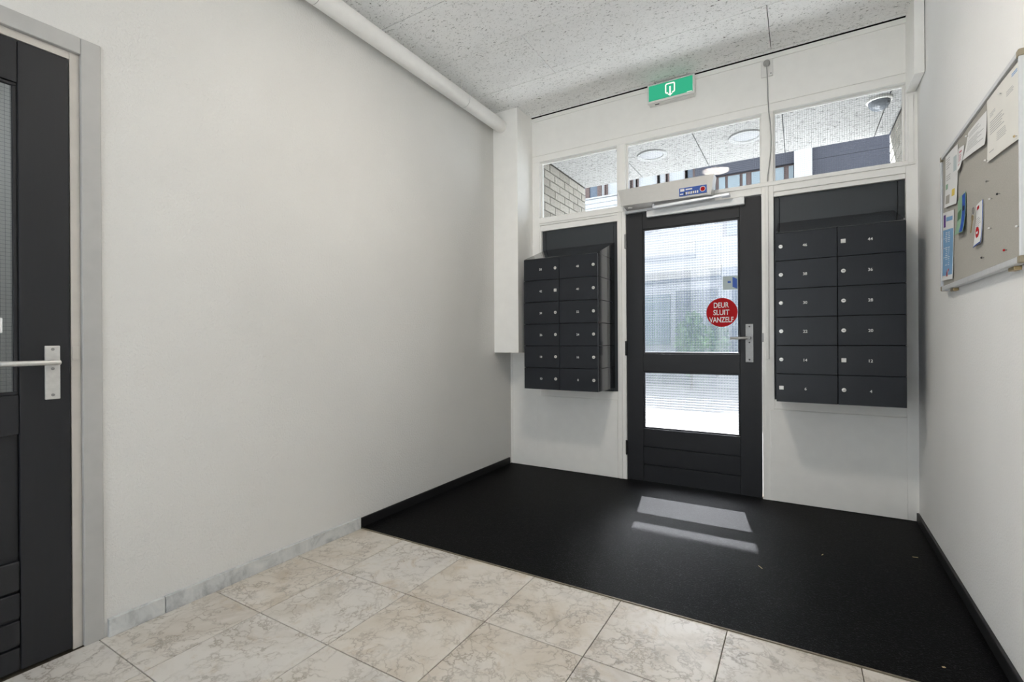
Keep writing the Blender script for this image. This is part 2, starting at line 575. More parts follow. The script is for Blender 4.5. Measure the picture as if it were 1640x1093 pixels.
for i in range(len(txs) - 1):
    for j in range(len(tys) - 1):
        if tys[j + 1] > YREAR - .01:
            tile(txs[i], txs[i + 1], tys[j + 1], tys[j])
# mat
mat_o = MB().box(XL + .004, 0.60, YMAT, YB + .045, -0.006, 0.0025).build('entrance_mat', 'carpet')
tag(mat_o, 'black entrance mat covering the floor in front of the glazed door', 'mat')
struct(MB().box(XL + .016, 0.575, YMAT - .007, YMAT, -0.006, 0.0035).build('trim_1', 'strip'))

# ---- left wall with opening for the grey-framed door
wl = MB()
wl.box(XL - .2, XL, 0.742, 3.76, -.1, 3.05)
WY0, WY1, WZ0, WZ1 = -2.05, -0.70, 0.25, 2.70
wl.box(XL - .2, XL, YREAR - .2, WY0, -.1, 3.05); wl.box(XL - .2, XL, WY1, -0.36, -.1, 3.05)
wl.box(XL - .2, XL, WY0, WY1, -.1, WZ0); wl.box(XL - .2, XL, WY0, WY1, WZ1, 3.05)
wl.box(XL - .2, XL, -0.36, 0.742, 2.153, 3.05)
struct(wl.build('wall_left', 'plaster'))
w5 = struct(empty('window_5', (XL - .1, (WY0 + WY1) / 2, WZ0)))  # unseen window, added to bring daylight onto the right wall
f5 = MB()
for a_ in ((WY0, WY1, WZ0, WZ0 + .06), (WY0, WY1, WZ1 - .06, WZ1), (WY0, WY0 + .06, WZ0 + .06, WZ1 - .06), (WY1 - .06, WY1, WZ0 + .06, WZ1 - .06)):
    f5.bbox(XL - .14, XL - .06, a_[0], a_[1], a_[2], a_[3], .003)
f5.build('window_frame', 'white_wood', w5)
MB().box(XL - .103, XL - .097, WY0 + .05, WY1 - .05, WZ0 + .05, WZ1 - .05).build('pane', 'glass', w5)
struct(MB().box(-14, XL - .201, YREAR - .2, -0.661, -.3, -0.02).build('pavement_side', 'paving_pale'))
# marble skirting pieces
bl = struct(empty('baseboard_left', (XL, 0.75, 0)))
for a, b in ((0.752, 0.932), (0.935, 1.926)):
    MB().bbox(XL, XL + .018, a, b, 0.0, 0.064, .0015).build('baseboard_tile', 'marble_skirt', bl)
struct(MB().bbox(XL, XL + .012, 1.929, YB - .03, 0.0, 0.056, .002).build('trim_2', 'black_skirt'))

# ---- right wall (runs very slightly out of square)
RZ = -(math.pi / 2 + XRK)
RW_M = Matrix.Translation((XRB, YB + .001, 0)) @ Matrix.Rotation(RZ, 4, 'Z')
def rwall(name, s=0.0, off=0.0, z=0.0):
    """empty on the right wall; local x runs towards the viewer along the wall, local y into the wall"""
    p = RW_M @ Vector((s, -off, z))
    return empty(name, p, RZ, local=True)
def rstruct(mb, name, mat):
    o = mb.build(name, mat)
    o.location = RW_M.translation
    o.rotation_euler = (0, 0, RZ)
    return struct(o)
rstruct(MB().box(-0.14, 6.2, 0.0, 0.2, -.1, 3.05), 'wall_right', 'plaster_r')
rstruct(MB().bbox(0.0, 1.70, -0.013, 0.0, 0.0, 0.052, .003), 'trim_3', 'black_skirt')
rstruct(MB().bbox(1.703, 5.8, -0.016, 0.0, 0.0, 0.064, .0015), 'baseboard_right', 'marble_skirt')

# ---- rear wall (behind the viewer) with an added glazed screen for fill daylight
RX0, RX1, RZ0, RZ1 = -1.95, -0.10, 0.25, 2.70
rw = MB()
rw.box(-2.4, RX0, YREAR - .2, YREAR, -.1, 3.05); rw.box(RX1, 0.9, YREAR - .2, YREAR, -.1, 3.05)
rw.box(RX0, RX1, YREAR - .2, YREAR, -.1, RZ0); rw.box(RX0, RX1, YREAR - .2, YREAR, RZ1, 3.05)
struct(rw.build('wall_rear', 'plaster'))
w4 = struct(empty('window_4', ((RX0 + RX1) / 2, YREAR - .1, RZ0)))
f4 = MB()
for a_ in ((RX0, RX1, RZ0, RZ0 + .06), (RX0, RX1, RZ1 - .06, RZ1), (RX0, RX0 + .06, RZ0 + .06, RZ1 - .06), (RX1 - .06, RX1, RZ0 + .06, RZ1 - .06)):
    f4.bbox(a_[0], a_[1], YREAR - .14, YREAR - .06, a_[2], a_[3], .003)
f4.build('window_frame', 'white_wood', w4)
for k in (1, 2):
    xm_ = RX0 + (RX1 - RX0) * k / 3
    MB().bbox(xm_ - .03, xm_ + .03, YREAR - .14, YREAR - .06, RZ0 + .061, RZ1 - .061, .003).build('mullion', 'white_wood', w4)
for k in range(3):
    xa = RX0 + (RX1 - RX0) * k / 3 + .03; xb = RX0 + (RX1 - RX0) * (k + 1) / 3 - .03
    MB().box(xa, xb, YREAR - .103, YREAR - .097, RZ0 + .05, RZ1 - .05).build('pane', 'glass', w4)
struct(MB().box(-14, 12, -30, YREAR - .201, -.3, -0.02).build('pavement_rear', 'paving_pale'))

# ---- ceiling: slab + wood wool boards
cl = struct(MB().box(-2.4, 0.9, YREAR - .2, 3.70, ZC + .024, ZC + .16).build('ceiling', 'gap_shade'))  # slab coloured near-black so the slits below it read as shade
rows = [3.6142, 3.578] + [3.578 - .488 * i for i in range(1, 12)]
seams = [[-0.9], [-0.148], [-1.47], [-0.60], [-1.15], [-0.148], [-1.47], [-0.3], [-1.2], [-0.5], [-1.47], [-.8]]
for i in range(len(rows) - 1):
    xs = [XL + .001] + seams[i % len(seams)] + [0.63]
    if rows[i] < YREAR: break
    for a, b in zip(xs[:-1], xs[1:]):
        dz = random.uniform(0, .003)
        gx = .0022; gy = .0020
        c = ((a + b) / 2, (rows[i] + rows[i + 1]) / 2, ZC)
        me = MB().bbox(a + gx, b - gx, rows[i + 1] + gy, rows[i] - gy, ZC + dz, ZC + .0238, .0022)
        o = bpy.data.objects.new('ceiling_board', me.mesh('ceiling_board', c))
        o.data.materials.append(M['ceiling'])
        COL.objects.link(o); o.parent = cl; o.location = c

# ---- timber front (back wall)
wb = struct(empty('wall_back', (-0.8, YB, 0)))
YF2 = YB + .085
def wbp(name, x0, x1, z0, z1, y0=0.0, y1=None, mat='white_wood', b=.0025):
    return MB().bbox(x0, x1, YB + y0, (YF2 if y1 is None else YB + y1), z0, z1, b).build(name, mat, wb)
XW = 0.62
wbp('header_panel', XL, XW, 2.640, 2.9605)
wbp('header_rail', XL, XW, 2.586, 2.6385)
wbp('stile', XL, -1.882, 0.0, 2.586)
wbp('mullion', -1.207, -1.139, 0.0, 2.586)
wbp('mullion', -0.211, -0.140, 0.0, 2.586)
wbp('stile', 0.546, XW, 0.0, 2.586)
wbp('transom_rail', -1.882, -1.207, 2.047, 2.110)
wbp('transom_rail', -1.139, -0.211, 2.047, 2.118)
wbp('transom_rail', -0.140, 0.546, 2.050, 2.120)
# proud sill strips
wbp('sill_strip', -1.884, -1.150, 2.062, 2.108, -.010, 0.0)
wbp('sill_strip', -1.150, 0.590, 2.093, 2.119, -.010, 0.0)
# beads over the mailbox niches
wbp('bead', -1.882, -1.207, 2.000, 2.047, 0.010)
wbp('bead', -0.140, 0.546, 2.020, 2.050, 0.010)
# niche lower rails and panels
wbp('bottom_rail', -1.882, -1.207, 0.611, 0.672)
wbp('bottom_rail', -0.140, 0.546, 0.611, 0.672)
wbp('lower_panel', -1.882, -1.207, 0.0, 0.611, 0.004)
wbp('lower_panel', -0.140, 0.546, 0.0, 0.611, 0.004)
wbp('panel_board', -1.914, -1.209, 0.004, 0.607, -.008, 0.003)
wbp('panel_board', -0.164, 0.546, 0.004, 0.607, -.008, 0.003)
wbp('corner_board', -2.170, -2.155, 0.004, 2.5, -.008, 0.0)
# battens on the mullions
wbp('batten', -1.196, -1.170, 0.004, 2.060, -.012, 0.0)
wbp('batten', -1.168, -1.141, 0.004, 2.040, -.004, 0.0)
wbp('cable_duct', -0.190, -0.170, 0.940, 2.092, -.012, 0.0)
wbp('batten', 0.556, 0.582, 2.10, 2.50, -.012, 0.0)
# dark infill panels behind the mailboxes
for x0, x1, z1 in ((-1.870, -1.213, 2.002), (-0.140, 0.546, 2.022)):
    MB().bbox(x0 + .034, x1 - .034, YB + .032, YB + .06, .672, z1, .002).build('niche_panel', 'dark_panel', wb)
    MB().bbox(x0, x0 + .032, YB + .030, YB + .06, .672, z1, .002).build('niche_strip', 'dark_panel', wb)
    MB().bbox(x1 - .032, x1, YB + .030, YB + .06, .672, z1, .002).build('niche_strip', 'dark_panel', wb)
    MB().box(x0 - .014, x1 + .002, YB + .061, YF2, .60, z1 + .05).build('niche_backing', 'gap_shade', wb)
MB().bbox(-1.882, -1.870, YB + .004, YF2, .672, 2.0, .002).build('niche_jamb', 'white_wood', wb)
# closing of the gap over the front and outer face
MB().box(-2.4, 0.9, YF2 + .001, YF2 + .06, 2.61, 3.05).build('outer_lintel', 'gap_shade', wb)
struct(MB().bbox(-1.96, 0.552, YB - .012, YB, 2.930, 2.9605, .002).build('trim_4', 'white_wood'))

# ---- transom windows: glass, wire mesh
def transom(idx, x0, x1, z0, z1):
    w = struct(empty('window_%d' % idx, ((x0 + x1) / 2, YB + .05, z0)))
    fr = MB()
    y0, y1 = YB + .034, YB + .052
    t = .010
    fr.bbox(x0, x1, y0, y1, z0, z0 + t, .001); fr.bbox(x0, x1, y0, y1, z1 - t, z1, .001)
    fr.bbox(x0, x0 + t, y0, y1, z0 + t, z1 - t, .001); fr.bbox(x1 - t, x1, y0, y1, z0 + t, z1 - t, .001)
    fr.build('glazing_bead', 'white_wood', w)
    MB().box(x0 + .002, x1 - .002, YB + .053, YB + .059, z0 + .002, z1 - .002).build('pane', 'glass', w)
    wr = MB()
    p = .0127; r = .00042; yc = YB + .056
    n = int((x1 - x0) / p); m = int((z1 - z0) / p)
    for i in range(1, n):
        x = x0 + p * i
        wr.prism([(x - r, yc - r), (x + r, yc - r), (x, yc + r)], 'z', z0 + .003, z1 - .003)
    for i in range(1, m):
        z = z0 + p * i
        wr.prism([(yc - r, z - r), (yc + r, z - r), (yc, z + r)], 'x', x0 + .003, x1 - .003)
    tag(wr.build('wire_mesh', 'wire', w), kind='stuff')
transom(1, -1.882, -1.207, 2.110, 2.586)
transom(2, -1.139, -0.211, 2.118, 2.586)
transom(3, -0.140, 0.546, 2.120, 2.586)

# ---- entrance door
DX0, DX1, DZ1 = -1.136, -0.214, 2.040
d1 = struct(empty('door_1', ((DX0 + DX1) / 2, YB + .03, 0)))
DY0, DY1 = YB + .004, YB + .050
def dpart(name, x0, x1, z0, z1, y0=DY0, y1=DY1, mat='anthracite', b=.002):
    return MB().bbox(x0, x1, y0, y1, z0, z1, b).build(name, mat, d1)
dpart('stile', DX0, -1.012, .008, DZ1)
dpart('stile', -0.346, DX1, .008, DZ1)
dpart('top_rail', -1.0115, -0.3465, 1.910, DZ1)
dpart('middle_rail', -1.0115, -0.3465, 0.838, 0.970)
dpart('bottom_rail', -1.0115, -0.3465, 0.274, 0.406)
dpart('board', -1.0115, -0.3465, 0.140, 0.264, DY0 + .003)
dpart('board', -1.0115, -0.3465, 0.010, 0.130, DY0 + .003)
dpart('groove_backing', -1.0115, -0.3465, 0.010, 0.274, DY0 + .02, DY1 - .005)
# glazing beads + cross reeded panes
def figured(x0, x1, z0, z1):
    t = .0125
    b = MB()
    for a in ((x0, x1, z0, z0 + t), (x0, x1, z1 - t, z1), (x0, x0 + t, z0 + t, z1 - t), (x1 - t, x1, z0 + t, z1 - t)):
        b.bbox(a[0], a[1], DY0 + .008, DY0 + .019, a[2], a[3], .002)
    b.build('glazing_bead', 'anthracite', d1)
    cell = .0185
    nx, nz = round((x1 - x0) / cell), round((z1 - z0) / cell)
    S = 5
    sag = .0015
    vs_, fs_ = [], []
    NX, NZ = nx * S, nz * S
    yb_ = DY0 + .026
    for j in range(NZ + 1):
        wv = ((j % S) / S - .5) * 2
        for i in range(NX + 1):
            wu = ((i % S) / S - .5) * 2
            h = sag * ((1 - wu * wu) + (1 - wv * wv))
            vs_.append((x0 + .0005 + (x1 - x0 - .001) * i / NX, yb_ - .004 - h, z0 + .0005 + (z1 - z0 - .001) * j / NZ))
    for j in range(NZ):
        for i in range(NX):
            k = j * (NX + 1) + i
            fs_.append((k, k + 1, k + NX + 2, k + NX + 1))
    k0 = len(vs_)
    vs_ += [(x0 + .0005, yb_, z0 + .0005), (x1 - .0005, yb_, z0 + .0005), (x1 - .0005, yb_, z1 - .0005), (x0 + .0005, yb_, z1 - .0005)]
    fs_.append((k0, k0 + 3, k0 + 2, k0 + 1))
    row = NX + 1
    fs_.append(tuple([k0, k0 + 1] + [i for i in range(NX, -1, -1)]))
    fs_.append(tuple([k0 + 2, k0 + 3] + [NZ * row + i for i in range(0, NX + 1)]))
    fs_.append(tuple([k0 + 3, k0] + [j * row for j in range(0, NZ + 1)]))
    fs_.append(tuple([k0 + 1, k0 + 2] + [j * row + NX for j in range(NZ, -1, -1)]))
    g = MB().add(vs_, fs_)
    g.build('glass_pane', 'glass_fig', d1)
figured(-1.0115, -0.3465, 0.970, 1.910)
figured(-1.0115, -0.3465, 0.406, 0.838)
# hinges
for z in (1.83, 1.01, 0.25):
    h = MB()
    h.lathe([(.0075, -.055), (.0085, -.054), (.0085, -.019), (.0075, -.018), (.0085, -.017), (.0085, .017), (.0075, .018), (.0085, .019), (.0085, .054), (.0075, .055)], (DX0 - .003, YB - .006, z), 'z', 12)
    h.build('hinge', 'dark_metal' if z < 1.5 else 'steel', d1, True)
# lever handle on long plate
pl = MB().bbox(-0.312, -0.263, DY0 - .008, DY0, 0.918, 1.178, .002).build('handle_plate', 'steel', d1)
hd = MB()
hd.lathe([(.011, 0), (.011, -.05)], (-0.2885, DY0 - .008, 1.083), 'y', 16)
hd.tube([(-0.286, DY0 - .05, 1.083), (-0.30, DY0 - .053, 1.083), (-0.34, DY0 - .054, 1.082), (-0.402, DY0 - .052, 1.081)], .0095, 12)
hd.build('lever', 'steel', pl, True)
for z in (1.160, 1.052, 0.936):
    MB().lathe([(.0055, 0), (.0055, -.0012), (.003, -.0016)], (-0.2875, DY0 - .008, z), 'y', 10).build('screw', 'dark_metal', pl)
# latch keeper on jamb
MB().bbox(DX1 + .001, DX1 + .012, YB - .004, YB + .01, 1.055, 1.115, .001).build('latch_keeper', 'steel', d1)
# slide channel at top of the door
sc = MB().bbox(-0.972, -0.312, DY0 - .034, DY0, 1.990, 2.040, .004).build('slide_channel', 'alu_light', d1)
# stickers on the upper pane
st = tag(MB().lathe([(0.0, -.0006), (.1015, -.0006), (.1015, 0)], (-0.463, DY0 + .0185, 1.263), 'y', 64).build('sticker', 'red', d1), 'round red sticker with white lettering')
for s_, z_, sx_ in (('DEUR', 1.3145, .098), ('SLUIT', 1.2635, .104), ('VANZELF', 1.2120, .157)):
    put_mesh('lettering', text_mesh(s_, .0375, 1, .013, width=sx_), 'white_print', st, (-0.466, DY0 + .0170, z_))
s2 = MB().box(-0.455, -0.360, DY0 + .0175, DY0 + .0185, 1.420, 1.514).build('sticker', 'see_through', d1)
tag(s2, 'small pale square sticker with blue door symbol')
MB().prism([(-.393, 1.438), (-.364, 1.424), (-.364, 1.492), (-.393, 1.508)], 'y', DY0 + .0168, DY0 + .0174).build('print', 'blue', s2)
MB().box(-.424, -.404, DY0 + .0168, DY0 + .0174, 1.466, 1.480).build('print', 'blue', s2)

# ---- outer threshold / exterior ground
struct(MB().box(-14, 12, 3.752, 30, -.3, -0.02).build('pavement', 'paving'))
struct(MB().box(-2.4, 0.9, YB + .05, 3.751, -.12, 0.006).build('trim_5', 'strip'))

# ---- left door with grey frame
d2o = struct(empty('door_2', (XL, 0.2, 0)))
def lpart(name, y0, y1, z0, z1, x0, x1, mat, b=.002):
    return MB().bbox(XL + x0, XL + x1, y0, y1, z0, z1, b).build(name, mat, d2o)
FY0, FY1 = -0.36, 0.742
lpart('frame_jamb', 0.685, FY1, 0.0, 2.153, -.10, .006, 'grey_wood', .003)
lpart('frame_jamb', FY0, -0.303, 0.0, 2.153, -.10, .006, 'grey_wood', .003)
lpart('frame_head', -0.303, 0.685, 2.095, 2.153, -.10, .006, 'grey_wood', .003)
lpart('rebate', 0.6575, 0.685, 0.0, 2.095, -.10, -.008, 'beige_wood')
lpart('rebate', -0.303, -0.276, 0.0, 2.095, -.10, -.008, 'beige_wood')
lpart('rebate', -0.276, 0.6575, 2.068, 2.095, -.10, -.008, 'beige_wood')
LX0, LX1 = -.045, -.006
lpart('stile', 0.527, 0.6545, .008, 2.064, LX0, LX1, 'anthracite')
lpart('stile', -0.272, -0.145, .008, 2.064, LX0, LX1, 'anthracite')
lpart('top_rail', -0.144, 0.5255, 1.926, 2.064, LX0, LX1 - .001, 'anthracite')
lpart('middle_rail', -0.144, 0.5255, 0.777, 0.906, LX0, LX1 - .001, 'anthracite')
lpart('panel', -0.144, 0.5255, 0.364, 0.777, LX0, LX1 - .013, 'anthracite')
lpart('board', -0.144, 0.5255, 0.268, 0.364, LX0, LX1 - .001, 'anthracite', .004)
lpart('board', -0.144, 0.5255, 0.178, 0.260, LX0, LX1 - .001, 'anthracite', .004)
lpart('board', -0.144, 0.5255, 0.090, 0.170, LX0, LX1 - .001, 'anthracite', .004)
lpart('board', -0.144, 0.5255, 0.008, 0.082, LX0, LX1 - .001, 'anthracite', .004)
lpart('groove_backing', -0.144, 0.5255, 0.008, 0.364, LX0 + .002, LX1 - .014, 'anthracite')
gp = lpart('glass_pane', -0.134, 0.5155, 0.914, 1.918, -.030, -.024, 'glass', .0005)
wr = MB()
yy = -0.134
while yy < .5155:
    wr.box(XL - .0273, XL - .0267, yy - .0003, yy + .0003, .914, 1.918); yy += .0127
zz = .914
while zz < 1.918:
    wr.box(XL - .0273, XL - .0267, -.134, .5155, zz - .0003, zz + .0003); zz += .0127
tag(wr.build('wire_mesh', 'wire', d2o), kind='stuff')
lb = MB()
for a in ((-0.144, 0.5255, .906, .917), (-0.144, 0.5255, 1.915, 1.926), (-.144, -.133, .917, 1.915), (0.5145, .5255, .917, 1.915)):
    lb.bbox(XL - .024, XL - .012, a[0], a[1], a[2], a[3], .002)
lb.build('glazing_bead', 'anthracite', d2o)
p2 = MB().bbox(XL - .006, XL + .002, 0.587, 0.626, 0.884, 1.066, .002).build('handle_plate', 'steel_light', d2o)
hd = MB()
hd.lathe([(.010, 0), (.010, .048)], (XL + .002, 0.606, 1.010), 'x', 16)
hd.tube([(XL + .046, .610, 1.010), (XL + .050, .60, 1.010), (XL + .051, .55, 1.010), (XL + .051, .49, 1.010), (XL + .049, .478, 1.010), (XL + .036, .470, 1.010), (XL + .012, .468, 1.010)], .0085, 12)
hd.build('lever', 'steel_light', p2, True)
for z in (1.054, 0.988, 0.899):
    MB().lathe([(.005, 0), (.005, .0012), (.003, .0016)], (XL + .002, 0.6065, z), 'x', 10).build('screw', 'steel', p2)
MB().bbox(XL - .010, XL - .0065, 0.660, 0.684, 1.015, 1.062, .001).build('strike_plate', 'beige_wood', d2o)
sk = tag(MB().box(XL - .0235, XL - .0225, 0.440, 0.492, 1.109, 1.157).build('sticker', 'white_print', d2o), 'small white sticker with red ring')
MB().lathe([(.017, 0), (.017, .0006), (.013, .0006), (.013, 0)], (XL - .0224, 0.4665, 1.133), 'x', 32).build('print', 'red', sk)
# lobby behind that door
struct(MB().box(-4.3, -4.2, -.55, 2.4, -.1, 3.05).build('wall_lobby', 'plaster'))
struct(MB().box(-4.3, XL - .2, -.65, -.55, -.1, 3.05).build('wall_lobby_rear', 'plaster'))
struct(MB().box(-4.3, XL - .2, 2.4, 2.5, -.1, 3.05).build('wall_lobby_front', 'plaster'))
struct(MB().box(-4.3, XL - .2, -.65, 2.5, 3.0, 3.1).build('ceiling_lobby', 'plaster'))
struct(MB().box(-4.3, XL - .2, -.65, 2.5, -.12, 0.0).build('floor_lobby', 'grout'))

# ---- boxed pipe casing in the left corner and box in the right corner
cs = struct(MB().bbox(XL, -1.948, 3.372, YB - .0005, 0.975, ZC - .001, .002).build('trim_6', 'white_wood'))
cs2 = struct(MB().bbox(0.548, 0.592, 3.385, YB - .0005, 2.516, ZC - .001, .002).build('trim_7', 'white_wood'))

# ---- porch: soffit boards, brick side walls
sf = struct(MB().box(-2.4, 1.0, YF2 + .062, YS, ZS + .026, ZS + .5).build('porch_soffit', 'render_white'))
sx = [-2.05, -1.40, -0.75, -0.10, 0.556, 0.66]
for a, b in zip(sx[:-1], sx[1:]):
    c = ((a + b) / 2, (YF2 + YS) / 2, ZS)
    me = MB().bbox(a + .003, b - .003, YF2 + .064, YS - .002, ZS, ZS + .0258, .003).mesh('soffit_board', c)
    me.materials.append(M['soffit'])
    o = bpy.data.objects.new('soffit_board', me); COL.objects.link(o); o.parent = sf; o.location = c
def brick_wall(name, xf, sgn, zmin):
    """sgn +1: face looks to +x"""
    x0, x1 = (xf - .3, xf - .008) if sgn > 0 else (xf + .008, xf + .3)
    w = struct(MB().box(x0, x1, YF2 + .062, YS - .006, -.02, ZS + .02).build(name, 'mortar'))
    L, Hh, j, D = .215, .068, .010, .09
    me = {}
    def bmesh_for(l):
        k = round(l, 3)
        if k not in me:
            mm = MB().bbox(-D / 2, D / 2, -l / 2, l / 2, -Hh / 2, Hh / 2, .003).mesh('brick')
            mm.materials.append(M['brick']); me[k] = mm
        return me[k]
    z = ZS - .012
    r = 0
    while z - Hh > zmin:
        y1 = YS
        first = L if r % 2 == 0 else (L - j) / 2
        l = first
        while y1 > YF2 + .10:
            l2 = min(l, y1 - (YF2 + .065))
            o = bpy.data.objects.new('brick', bmesh_for(l2))
            COL.objects.link(o); o.parent = w
            o.location = (xf - sgn * (D / 2) + random.uniform(-.001, .001), y1 - l2 / 2, z - Hh / 2)
            y1 -= l2 + j
            l = L
        z -= Hh + j
        r += 1
brick_wall('wall_porch_left', -2.05, 1, 1.30)
brick_wall('wall_porch_right', 0.66, -1, 1.60)

# ================================================================== THINGS
# ---- mailbox blocks
num_cache = {}
def number_mesh(s):
    if s not in num_cache:
        num_cache[s] = text_mesh(s, .0165, 1.0, .012)
        num_cache[s].materials.append(M['number'])
    return num_cache[s]
BYF = 3.279
def mailbox(x0, x1, z0, z1, nums, lock_side, squares, label):
    r = empty('mailbox_block', ((x0 + x1) / 2, BYF + .18, z0))
    tag(r, label, 'mailboxes', 'mailbox blocks beside the entrance door')
    n = 6
    hz = (z1 - z0) / n
    yb_ = YB + .028
    MB().box(x0 + .004, x1 - .004, BYF + .012, yb_, z0 + .004, z1 - .002).build('core', 'gap_shade', r)
    for i in range(n):
        a = z0 + i * hz
        MB().bbox(x0, x1, BYF + .0205, yb_, a + .0012, a + hz - .0012, .0012).build('compartment', 'box_side', r)
    MB().prism([(BYF, z1), (yb_, z1), (yb_, z1 + .138), (BYF + .004, z1 + .0025)], 'x', x0, x1).build('sloped_hood', 'box_side', r)
    xm = (x0 + x1) / 2
    for i in range(n):
        for c in range(2):
            a = z1 - (i + 1) * hz
            cx0, cx1 = (x0, xm - .0018) if c == 0 else (xm + .0018, x1)
            dd = MB().bbox(cx0, cx1, BYF, BYF + .018, a + .0018, a + hz - .0018, .0012).build('door', 'box_paint', r)
            nm = nums[i][c]
            cz = a + hz * .52
            w = cx1 - cx0
            put_mesh('number', number_mesh(nm), 'number', dd, (cx0 + w * .49, BYF - .0005, cz - .004))
            lx = cx1 - .030 if lock_side == 'r' else cx0 + .026
            lk = MB()
            if nm in squares:
                lk.bbox(lx - .0115, lx + .0115, BYF - .004, BYF, cz - .0135, cz + .0095, .002)
                lk.lathe([(.008, 0), (.008, -.004), (.0065, -.005)], (lx, BYF - .004, cz - .002), 'y', 14)
            else:
                lk.lathe([(.0115, 0), (.0115, -.002), (.0095, -.0045), (.0, -.005)], (lx, BYF, cz - .002), 'y', 20)
            lo = lk.build('lock', 'lock', dd)
            MB().bbox(lx - .0045, lx + .0045, BYF - .0061, BYF - .0048, cz - .0031, cz - .0009, .0003).build('keyhole', 'gap_shade', lo)
    return r
mailbox(-1.842, -1.239, .699, 1.702, [('50', '48'), ('42', '40'), ('34', '32'), ('26', '24'), ('18', '16'), ('10', '8')], 'r', ('42',),
        'dark grey mailbox block numbered 8 to 50, left of the entrance door')
mailbox(-0.116, 0.494, .700, 1.706, [('46', '44'), ('38', '36'), ('30', '28'), ('22', '20'), ('14', '12'), ('6', '4')], 'l', ('44', '12', '6'),
        'dark grey mailbox block numbered 4 to 46, between entrance door and pin board wall')

# ---- automatic door operator above the door
op = empty('door_operator', (-0.82, YB, 2.05))
tag(op, 'grey door operator housing with sliding arm mounted above the entrance door', 'door closer')
oy0 = YB - .128
v_ = [(-1.158, oy0, 2.192), (-0.492, oy0, 2.196), (-0.512, oy0 + .006, 2.066), (-1.124, oy0 + .006, 2.074),
      (-1.158, YB - .012, 2.200), (-0.492, YB - .012, 2.200), (-0.512, YB - .012, 2.060), (-1.124, YB - .012, 2.060)]
MB().add(v_, [(0, 3, 2, 1), (4, 5, 6, 7), (0, 1, 5, 4), (1, 2, 6, 5), (2, 3, 7, 6), (3, 0, 4, 7)]).build('housing', 'operator', op)
MB().add([(-0.520, oy0 - .002, 2.196), (-0.488, oy0 - .002, 2.198), (-0.508, oy0 + .004, 2.062), (-0.528, oy0 + .004, 2.064),
          (-0.520, YB - .012, 2.203), (-0.488, YB - .012, 2.203), (-0.508, YB - .012, 2.058), (-0.528, YB - .012, 2.058)],
         [(0, 3, 2, 1), (4, 5, 6, 7), (0, 1, 5, 4), (1, 2, 6, 5), (2, 3, 7, 6), (3, 0, 4, 7)]).build('end_cap', 'operator', op)
MB().bbox(-1.140, -0.500, YB - .0108, YB - .0002, 2.042, 2.0915, .002).build('mounting_plate', 'alu_light', op)
ar = MB()
ar.lathe([(.011, 0), (.011, -.030)], (-0.905, YB - .085, 2.064), 'z', 14)
ar.prism([(-0.905, 2.031), (-0.42, 2.048), (-0.42, 2.060), (-0.905, 2.047)], 'y', YB - .095, YB - .070)
ar.bbox(-0.45, -0.395, YB - .10, YB - .04, 2.044, 2.062, .003)
ar.build('arm', 'alu', op)
MB().lathe([(.016, 0), (.016, -.006), (.010, -.008)], (-1.075, oy0 + .035, 2.0615), 'z', 16).build('indicator', 'white_plastic', op)
lbp = tag(MB().box(-0.715, -0.535, oy0 - .0012, oy0 + .0055, 2.078, 2.132).build('label_plate', 'blue', op), 'blue printed label with white and black figures and a red dot')
lw = MB()
ly = oy0 - .0016
lw.box(-0.708, -0.680, ly, ly + .0003, 2.108, 2.126)
lw.box(-0.672, -0.628, ly, ly + .0003, 2.114, 2.123)
lw.box(-0.710, -0.688, ly, ly + .0003, 2.086, 2.094)
for i in range(7):
    lw.box(-0.672 + i * .0125, -0.664 + i * .0125, ly - .0002, ly + .0001, 2.084, 2.101)
tag(lw.build('print', 'white_print', lbp), kind='stuff')
lk = MB()
lk.box(-0.680, -0.673, ly, ly + .0003, 2.081, 2.104); lk.box(-0.651, -0.640, ly, ly + .0003, 2.081, 2.104); lk.box(-0.626, -0.615, ly, ly + .0003, 2.081, 2.104)
tag(lk.build('print', 'black_print', lbp), kind='stuff')
MB().lathe([(0, -.0004), (.0185, -.0004), (.0185, 0)], (-0.560, oy0 - .0013, 2.106), 'y', 28).build('print', 'white_print', lbp)
MB().lathe([(0, -.0004), (.0150, -.0004), (.0150, 0)], (-0.560, oy0 - .0018, 2.106), 'y', 28).build('print', 'red', lbp)

# ---- emergency exit sign
ex = empty('exit_sign', (-0.787, YB, 2.81))
tag(ex, 'lit green emergency exit sign with white door and arrow, under the ceiling', 'exit sign')
ey = 3.570
X0, X1, Z0, Z1 = -0.952, -0.622, 2.812, 2.948
MB().bbox(X0 + .006, X1 - .004, ey + .018, YB - .0003, Z0 - .004, Z1 - .004, .004).build('housing', 'white_plastic', ex)
fr = MB()
fr.bbox(X0, X1, ey, ey + .019, Z0, Z0 + .016, .002); fr.bbox(X0, X1, ey, ey + .019, Z1 - .007, Z1, .002)
fr.bbox(X0, X0 + .010, ey, ey + .019, Z0 + .016, Z1 - .007, .002); fr.bbox(X1 - .012, X1, ey, ey + .019, Z0 + .016, Z1 - .007, .002)
fr.build('frame', 'white_plastic', ex)
gp = MB().box(X0 + .010, X1 - .012, ey + .006, ey + .017, Z0 + .016, Z1 - .007).build('sign_panel', 'exit_green', ex)
cxs = -0.790; czs = (Z0 + Z1) / 2 + .014
pic = MB()
py_ = ey + .0050
w2, hh, t = .035, .037, .0085
def q(x0, x1, z0, z1): pic.box(cxs + x0, cxs + x1, py_, py_ + .0008, czs + z0, czs + z1)
q(-w2, -w2 + t, -hh + .008, hh - .008); q(w2 - t, w2, -hh + .008, hh - .008)
q(-w2 + .008, w2 - .008, hh - t, hh)
q(-w2 + .006, -.014, -hh, -hh + t); q(.014, w2 - .006, -hh, -hh + t)
